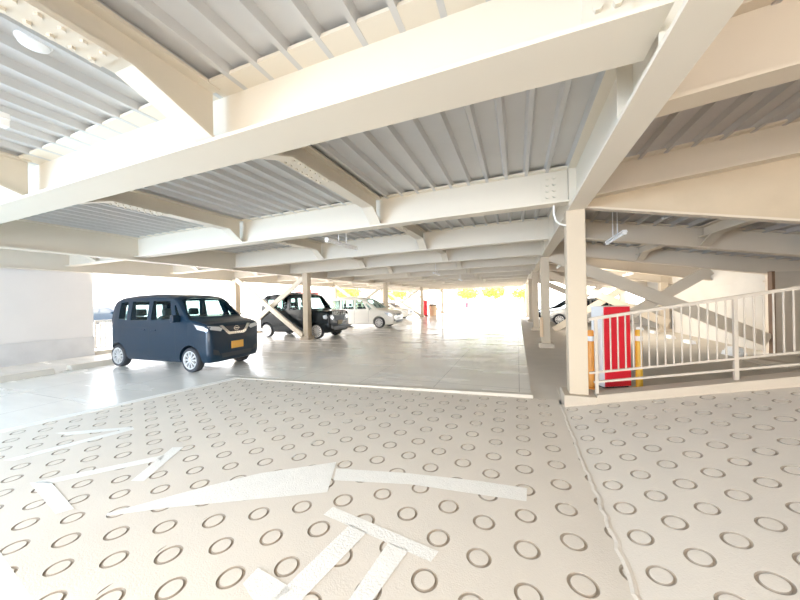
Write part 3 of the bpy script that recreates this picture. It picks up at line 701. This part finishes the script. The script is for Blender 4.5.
WAG = dict(VAN); WAG.update(L=4.3, W=1.69, H=1.5, belt=.92, open=False, wr=.31, axles=(.85, 3.45), roofw=.82, seams=[],
    prof=[(0, .34, .58, .76), (.03, .26, .70, .85), (.1, .22, .76, .91), (.4, .18, .84, .97), (1.0, .17, .94, 1), (1.1, .17, .97, 1), (1.75, .17, 1.36, 1), (2.1, .17, 1.47, 1), (2.6, .17, 1.5, 1), (3.3, .17, 1.47, 1), (3.8, .18, 1.36, .99), (4.1, .2, 1.02, .97), (4.25, .25, .92, .93), (4.3, .34, .66, .86)],
    side=[[(1.45, .96), (2.35, .94), (2.35, 1.38), (1.98, 1.36)], [(2.44, .94), (3.2, .95), (3.2, 1.36), (2.44, 1.38)], [(3.28, .97), (3.75, 1.02), (3.55, 1.3), (3.28, 1.34)]],
    shield=[(-.66, 1.0), (.66, 1.0), (.6, 1.2), (.52, 1.38), (-.52, 1.38), (-.6, 1.2)], rear=[(-.56, 1.05), (.56, 1.05), (.52, 1.3), (-.52, 1.3)],
    mirror=(1.5, .98), handles=[(2.25, .82), (3.1, .82)], lamp=[(.72, .72), (.68, .62), (.45, .60), (.42, .68)], lampside=[(.10, .62), (.16, .58), (.46, .68), (.5, .76)], tail=[(.5, .78), (.74, .78), (.72, .95), (.5, .95)],
    front=[('grille', [(-.36, .66), (.36, .66), (.30, .54), (-.30, .54)], 'dark')], fog=[(.5, .34), (.68, .36), (.68, .44), (.56, .42)], plate_z=.46, wiper=None)
car('parked_car', 'pale far car parked beyond the white minivan', dict(WAG, paint='carwhite'), (-11.6, 27.0, 0), 0)
car('parked_car', 'silver car in the side bay seen past the red sign', dict(WAG, paint='silver'), (3.8, 22.0, 0), PI)
car('parked_car', 'dark car farther back in the side bay, glimpsed between the aisle columns', dict(WAG, paint='black', H=1.5), (3.6, 26.0, 0), PI)
car('parked_car', 'dark blue car outside beyond the white fence, left of the navy car', dict(WAG, paint='navy', gm='blackglass'), (-38.5, 18.6, -.1), .6, 1.2)

# ------------------------------------------------------------------ fence outside the left bays
fn = thing('pipe_fence', 'white pipe fence along the open left side behind the cars', 'fence', (-14.15, 6.4, 0))
def fb(mb, name, m='fence'): o = mb.build(name, M[m], fn); o.location = (14.15, -6.4, 0); return o
fb(MB().bar((-14.15, 6.4, 1.17), (-14.15, 61.8, 1.17), .07, .08), 'top_rail'); fb(MB().bar((-14.15, 6.4, .22), (-14.15, 61.8, .22), .04, .04), 'bottom_rail')
fb(MB().bbox((-14.25, 6.35, -.2), (-14.02, 61.9, .12)), 'curb', 'conc')
y = 6.42; k = 0
while k < 96:
    fb(MB().cyl((-14.15, y, .2), (-14.15, y, 1.16), .034, 8), 'bar'); y += .14; k += 1
mb = MB()
while y < 61: mb.cyl((-14.15, y, .2), (-14.15, y, 1.16), .034, 5); y += .14
o = fb(mb, 'bar'); o['kind'] = 'stuff'

# ------------------------------------------------------------------ far end and outside
t = thing('standing_sign', 'red narrow standing sign by a far left column', 'sign', (-9.2, 31.4, 0))
bevel(MB().bbox((-.28, -.12, .1), (.28, .12, 1.65)).build('red_panel', M['red'], t), .03); bevel(MB().bbox((-.34, -.2, 0), (.34, .2, .1)).build('base', M['dark'], t), .02)
t = thing('bin', 'tan bin with dark lid beside the far red standing sign', 'bin', (-8.55, 32.3, 0))
MB().lathe([(0, 0), (.40, 0), (.46, .9), (.42, 1.12), (0, 1.12)], 'z', 20).build('drum', M['tan'], t, 40); MB().lathe([(0, 1.27), (.2, 1.25), (.43, 1.16), (.44, 1.1), (0, 1.1)], 'z', 20).build('lid', M['dark'], t, 40)
t = thing('marker_post', 'thin red marker post standing at the far end of the aisle', 'post', (-9.3, 61.0, 0))
MB().cyl((0, 0, 0), (0, 0, 1.0), .26, 14).build('base', M['red'], t); MB().cyl((0, 0, 1.0), (0, 0, 2.1), .1, 14).build('post', M['red'], t)

def tree(x, y, h, r, label, seed, group='trees beyond the far end'):
    rnd = random.Random(seed)
    t = thing('tree', label, 'tree', (x, y, -.2), 0, group)
    tm = MB(); tm.cyl((0, 0, 0), (0, 0, h*.6), r*.09, 8, r*.05)
    for k in range(5):
        a = k*1.3; tm.cyl((0, 0, h*.4), (math.cos(a)*r*.6, math.sin(a)*r*.6, h*.7), r*.04, 6, r*.015)
    tm.build('trunk', M['bark'], t)
    mb = MB()
    for k in range(900):
        a = rnd.uniform(0, 2*PI); c = rnd.uniform(-1, 1); q = r*rnd.uniform(.45, 1)**.5*(.8+.25*math.sin(3*a+seed)); s_ = math.sqrt(1-c*c)
        p = Vector((q*s_*math.cos(a), q*s_*math.sin(a), h*.66+c*q*.55)); s2 = r*.11
        e1 = Vector((rnd.uniform(-1, 1), rnd.uniform(-1, 1), rnd.uniform(-1, 1))).normalized()*s2; e2 = e1.orthogonal().normalized()*s2*.6
        mb.add([p-e1, p-e2, p+e1, p+e2], [(0, 1, 2, 3)])
    mb.build('crown', M['foliage'], t)
for k, (x, y, h, r) in enumerate([(-11.5, 78, 5.2, 3.0), (-5.5, 84, 5.8, 3.4), (1.5, 80, 4.6, 2.8), (-25, 62, 5.6, 3.2), (-33, 55, 6, 3.2)]):
    tree(x, y, h, r, ['bright green tree beyond the far end, left of the middle', 'tall green tree behind the middle of the far end', 'low green tree beyond the far end near the aisle columns',
                      'green tree outside the left bays beyond the far white car', 'big green tree outside behind the white minivan'][k], k+3)
bd = thing('building', 'pale low building with upright cladding joints outside the left side', 'building', (-52, 22, -.2))
MB().bbox((-4, -14, 0), (0, 20, 7.5)).build('wall', M['facade'], bd)
mb = MB()
for k in range(34): mb.bbox((0, -13.6+k, .4), (.03, -13.52+k, 7.4))
mb.build('cladding_joint', M['facade_line'], bd)
MB().bbox((-4.3, -14.3, 7.5), (.4, 20.3, 7.8)).build('roof', M['facade'], bd)

sh = thing('shop', 'small white building with faded red band outside, between the black and white cars', 'building', (-43, 57, -.2), .6)
MB().bbox((-3, -2.6, 0), (3, 2.6, 4.9)).build('wall', M['facade'], sh); MB().bbox((-3.1, -2.7, 3.5), (3.1, 2.7, 4.6)).build('red_band', M['pink'], sh); MB().bbox((-3.2, -2.8, 4.9), (3.2, 2.8, 5.1)).build('roof', M['facade'], sh)

# ------------------------------------------------------------------ light
w = bpy.data.worlds.new('bright_overcast'); SC.world = w; w.use_nodes = True
nt = w.node_tree; bg = nt.nodes['Background']
sky = nt.nodes.new('ShaderNodeTexSky'); sky.sky_type = 'NISHITA'; sky.sun_disc = False; sky.sun_elevation = math.radians(50); sky.sun_rotation = math.radians(200); sky.air_density = 1; sky.dust_density = 4
mx = nt.nodes.new('ShaderNodeMix'); mx.data_type = 'RGBA'; mx.inputs['Factor'].default_value = .12; mx.inputs['A'].default_value = (1, .985, .96, 1)
nt.links.new(sky.outputs[0], mx.inputs['B']); nt.links.new(mx.outputs['Result'], bg.inputs['Color']); bg.inputs['Strength'].default_value = 8.2
def area(name, loc, target, size, power, color, sy=None):
    l = bpy.data.lights.new(name, 'AREA'); l.energy = power; l.color = color; l.shape = 'RECTANGLE'; l.size = size; l.size_y = sy or size
    o = bpy.data.objects.new(name, l); COL.objects.link(o); o.location = loc
    o.rotation_euler = (Vector(target)-Vector(loc)).to_track_quat('-Z', 'Y').to_euler(); return o
area('added_fill_left', (-9.0, -3.6, 2.0), (-6.2, 1.2, 3.7), 4.5, 1250, (.38, .65, 1), 2.2)  # added cool fill, brightens and tints the upper-left deck; no such source
area('added_fill_behind', (-1.5, -2.2, 3.15), (-1.2, 1.6, 0), 4, 225, (1, .97, .93), 1.5)  # added fill out of view behind the camera, lifts the near floor

area('added_fill_bay', (2.4, 15.6, 2.3), (6.7, 16.2, 1.1), 3.0, 230, (1, .95, .87), .5)  # added fill aimed at the side bay wall, not one of the fixtures
# ------------------------------------------------------------------ camera
cam = bpy.data.cameras.new('camera'); co = bpy.data.objects.new('camera', cam); COL.objects.link(co)
F = 308.; yaw = math.atan(117.5/F); rol = -.02
r = Vector((math.cos(yaw), math.sin(yaw), 0)); f = Vector((-math.sin(yaw), math.cos(yaw), 0)); u = Vector((0, 0, 1))
r2 = r*math.cos(rol)+u*math.sin(rol); u2 = u*math.cos(rol)-r*math.sin(rol)
mw = Matrix((r2, u2, -f)).transposed().to_4x4(); mw.translation = (0, 0, 1.7)
co.matrix_world = mw
cam.sensor_width = 36; cam.lens = F/800*36; cam.shift_y = .6/800; cam.clip_start = .05; cam.clip_end = 500
SC.camera = co
SC.view_settings.view_transform = 'Standard'; SC.view_settings.look = 'None'; SC.view_settings.exposure = -.12; SC.view_settings.gamma = 1.15
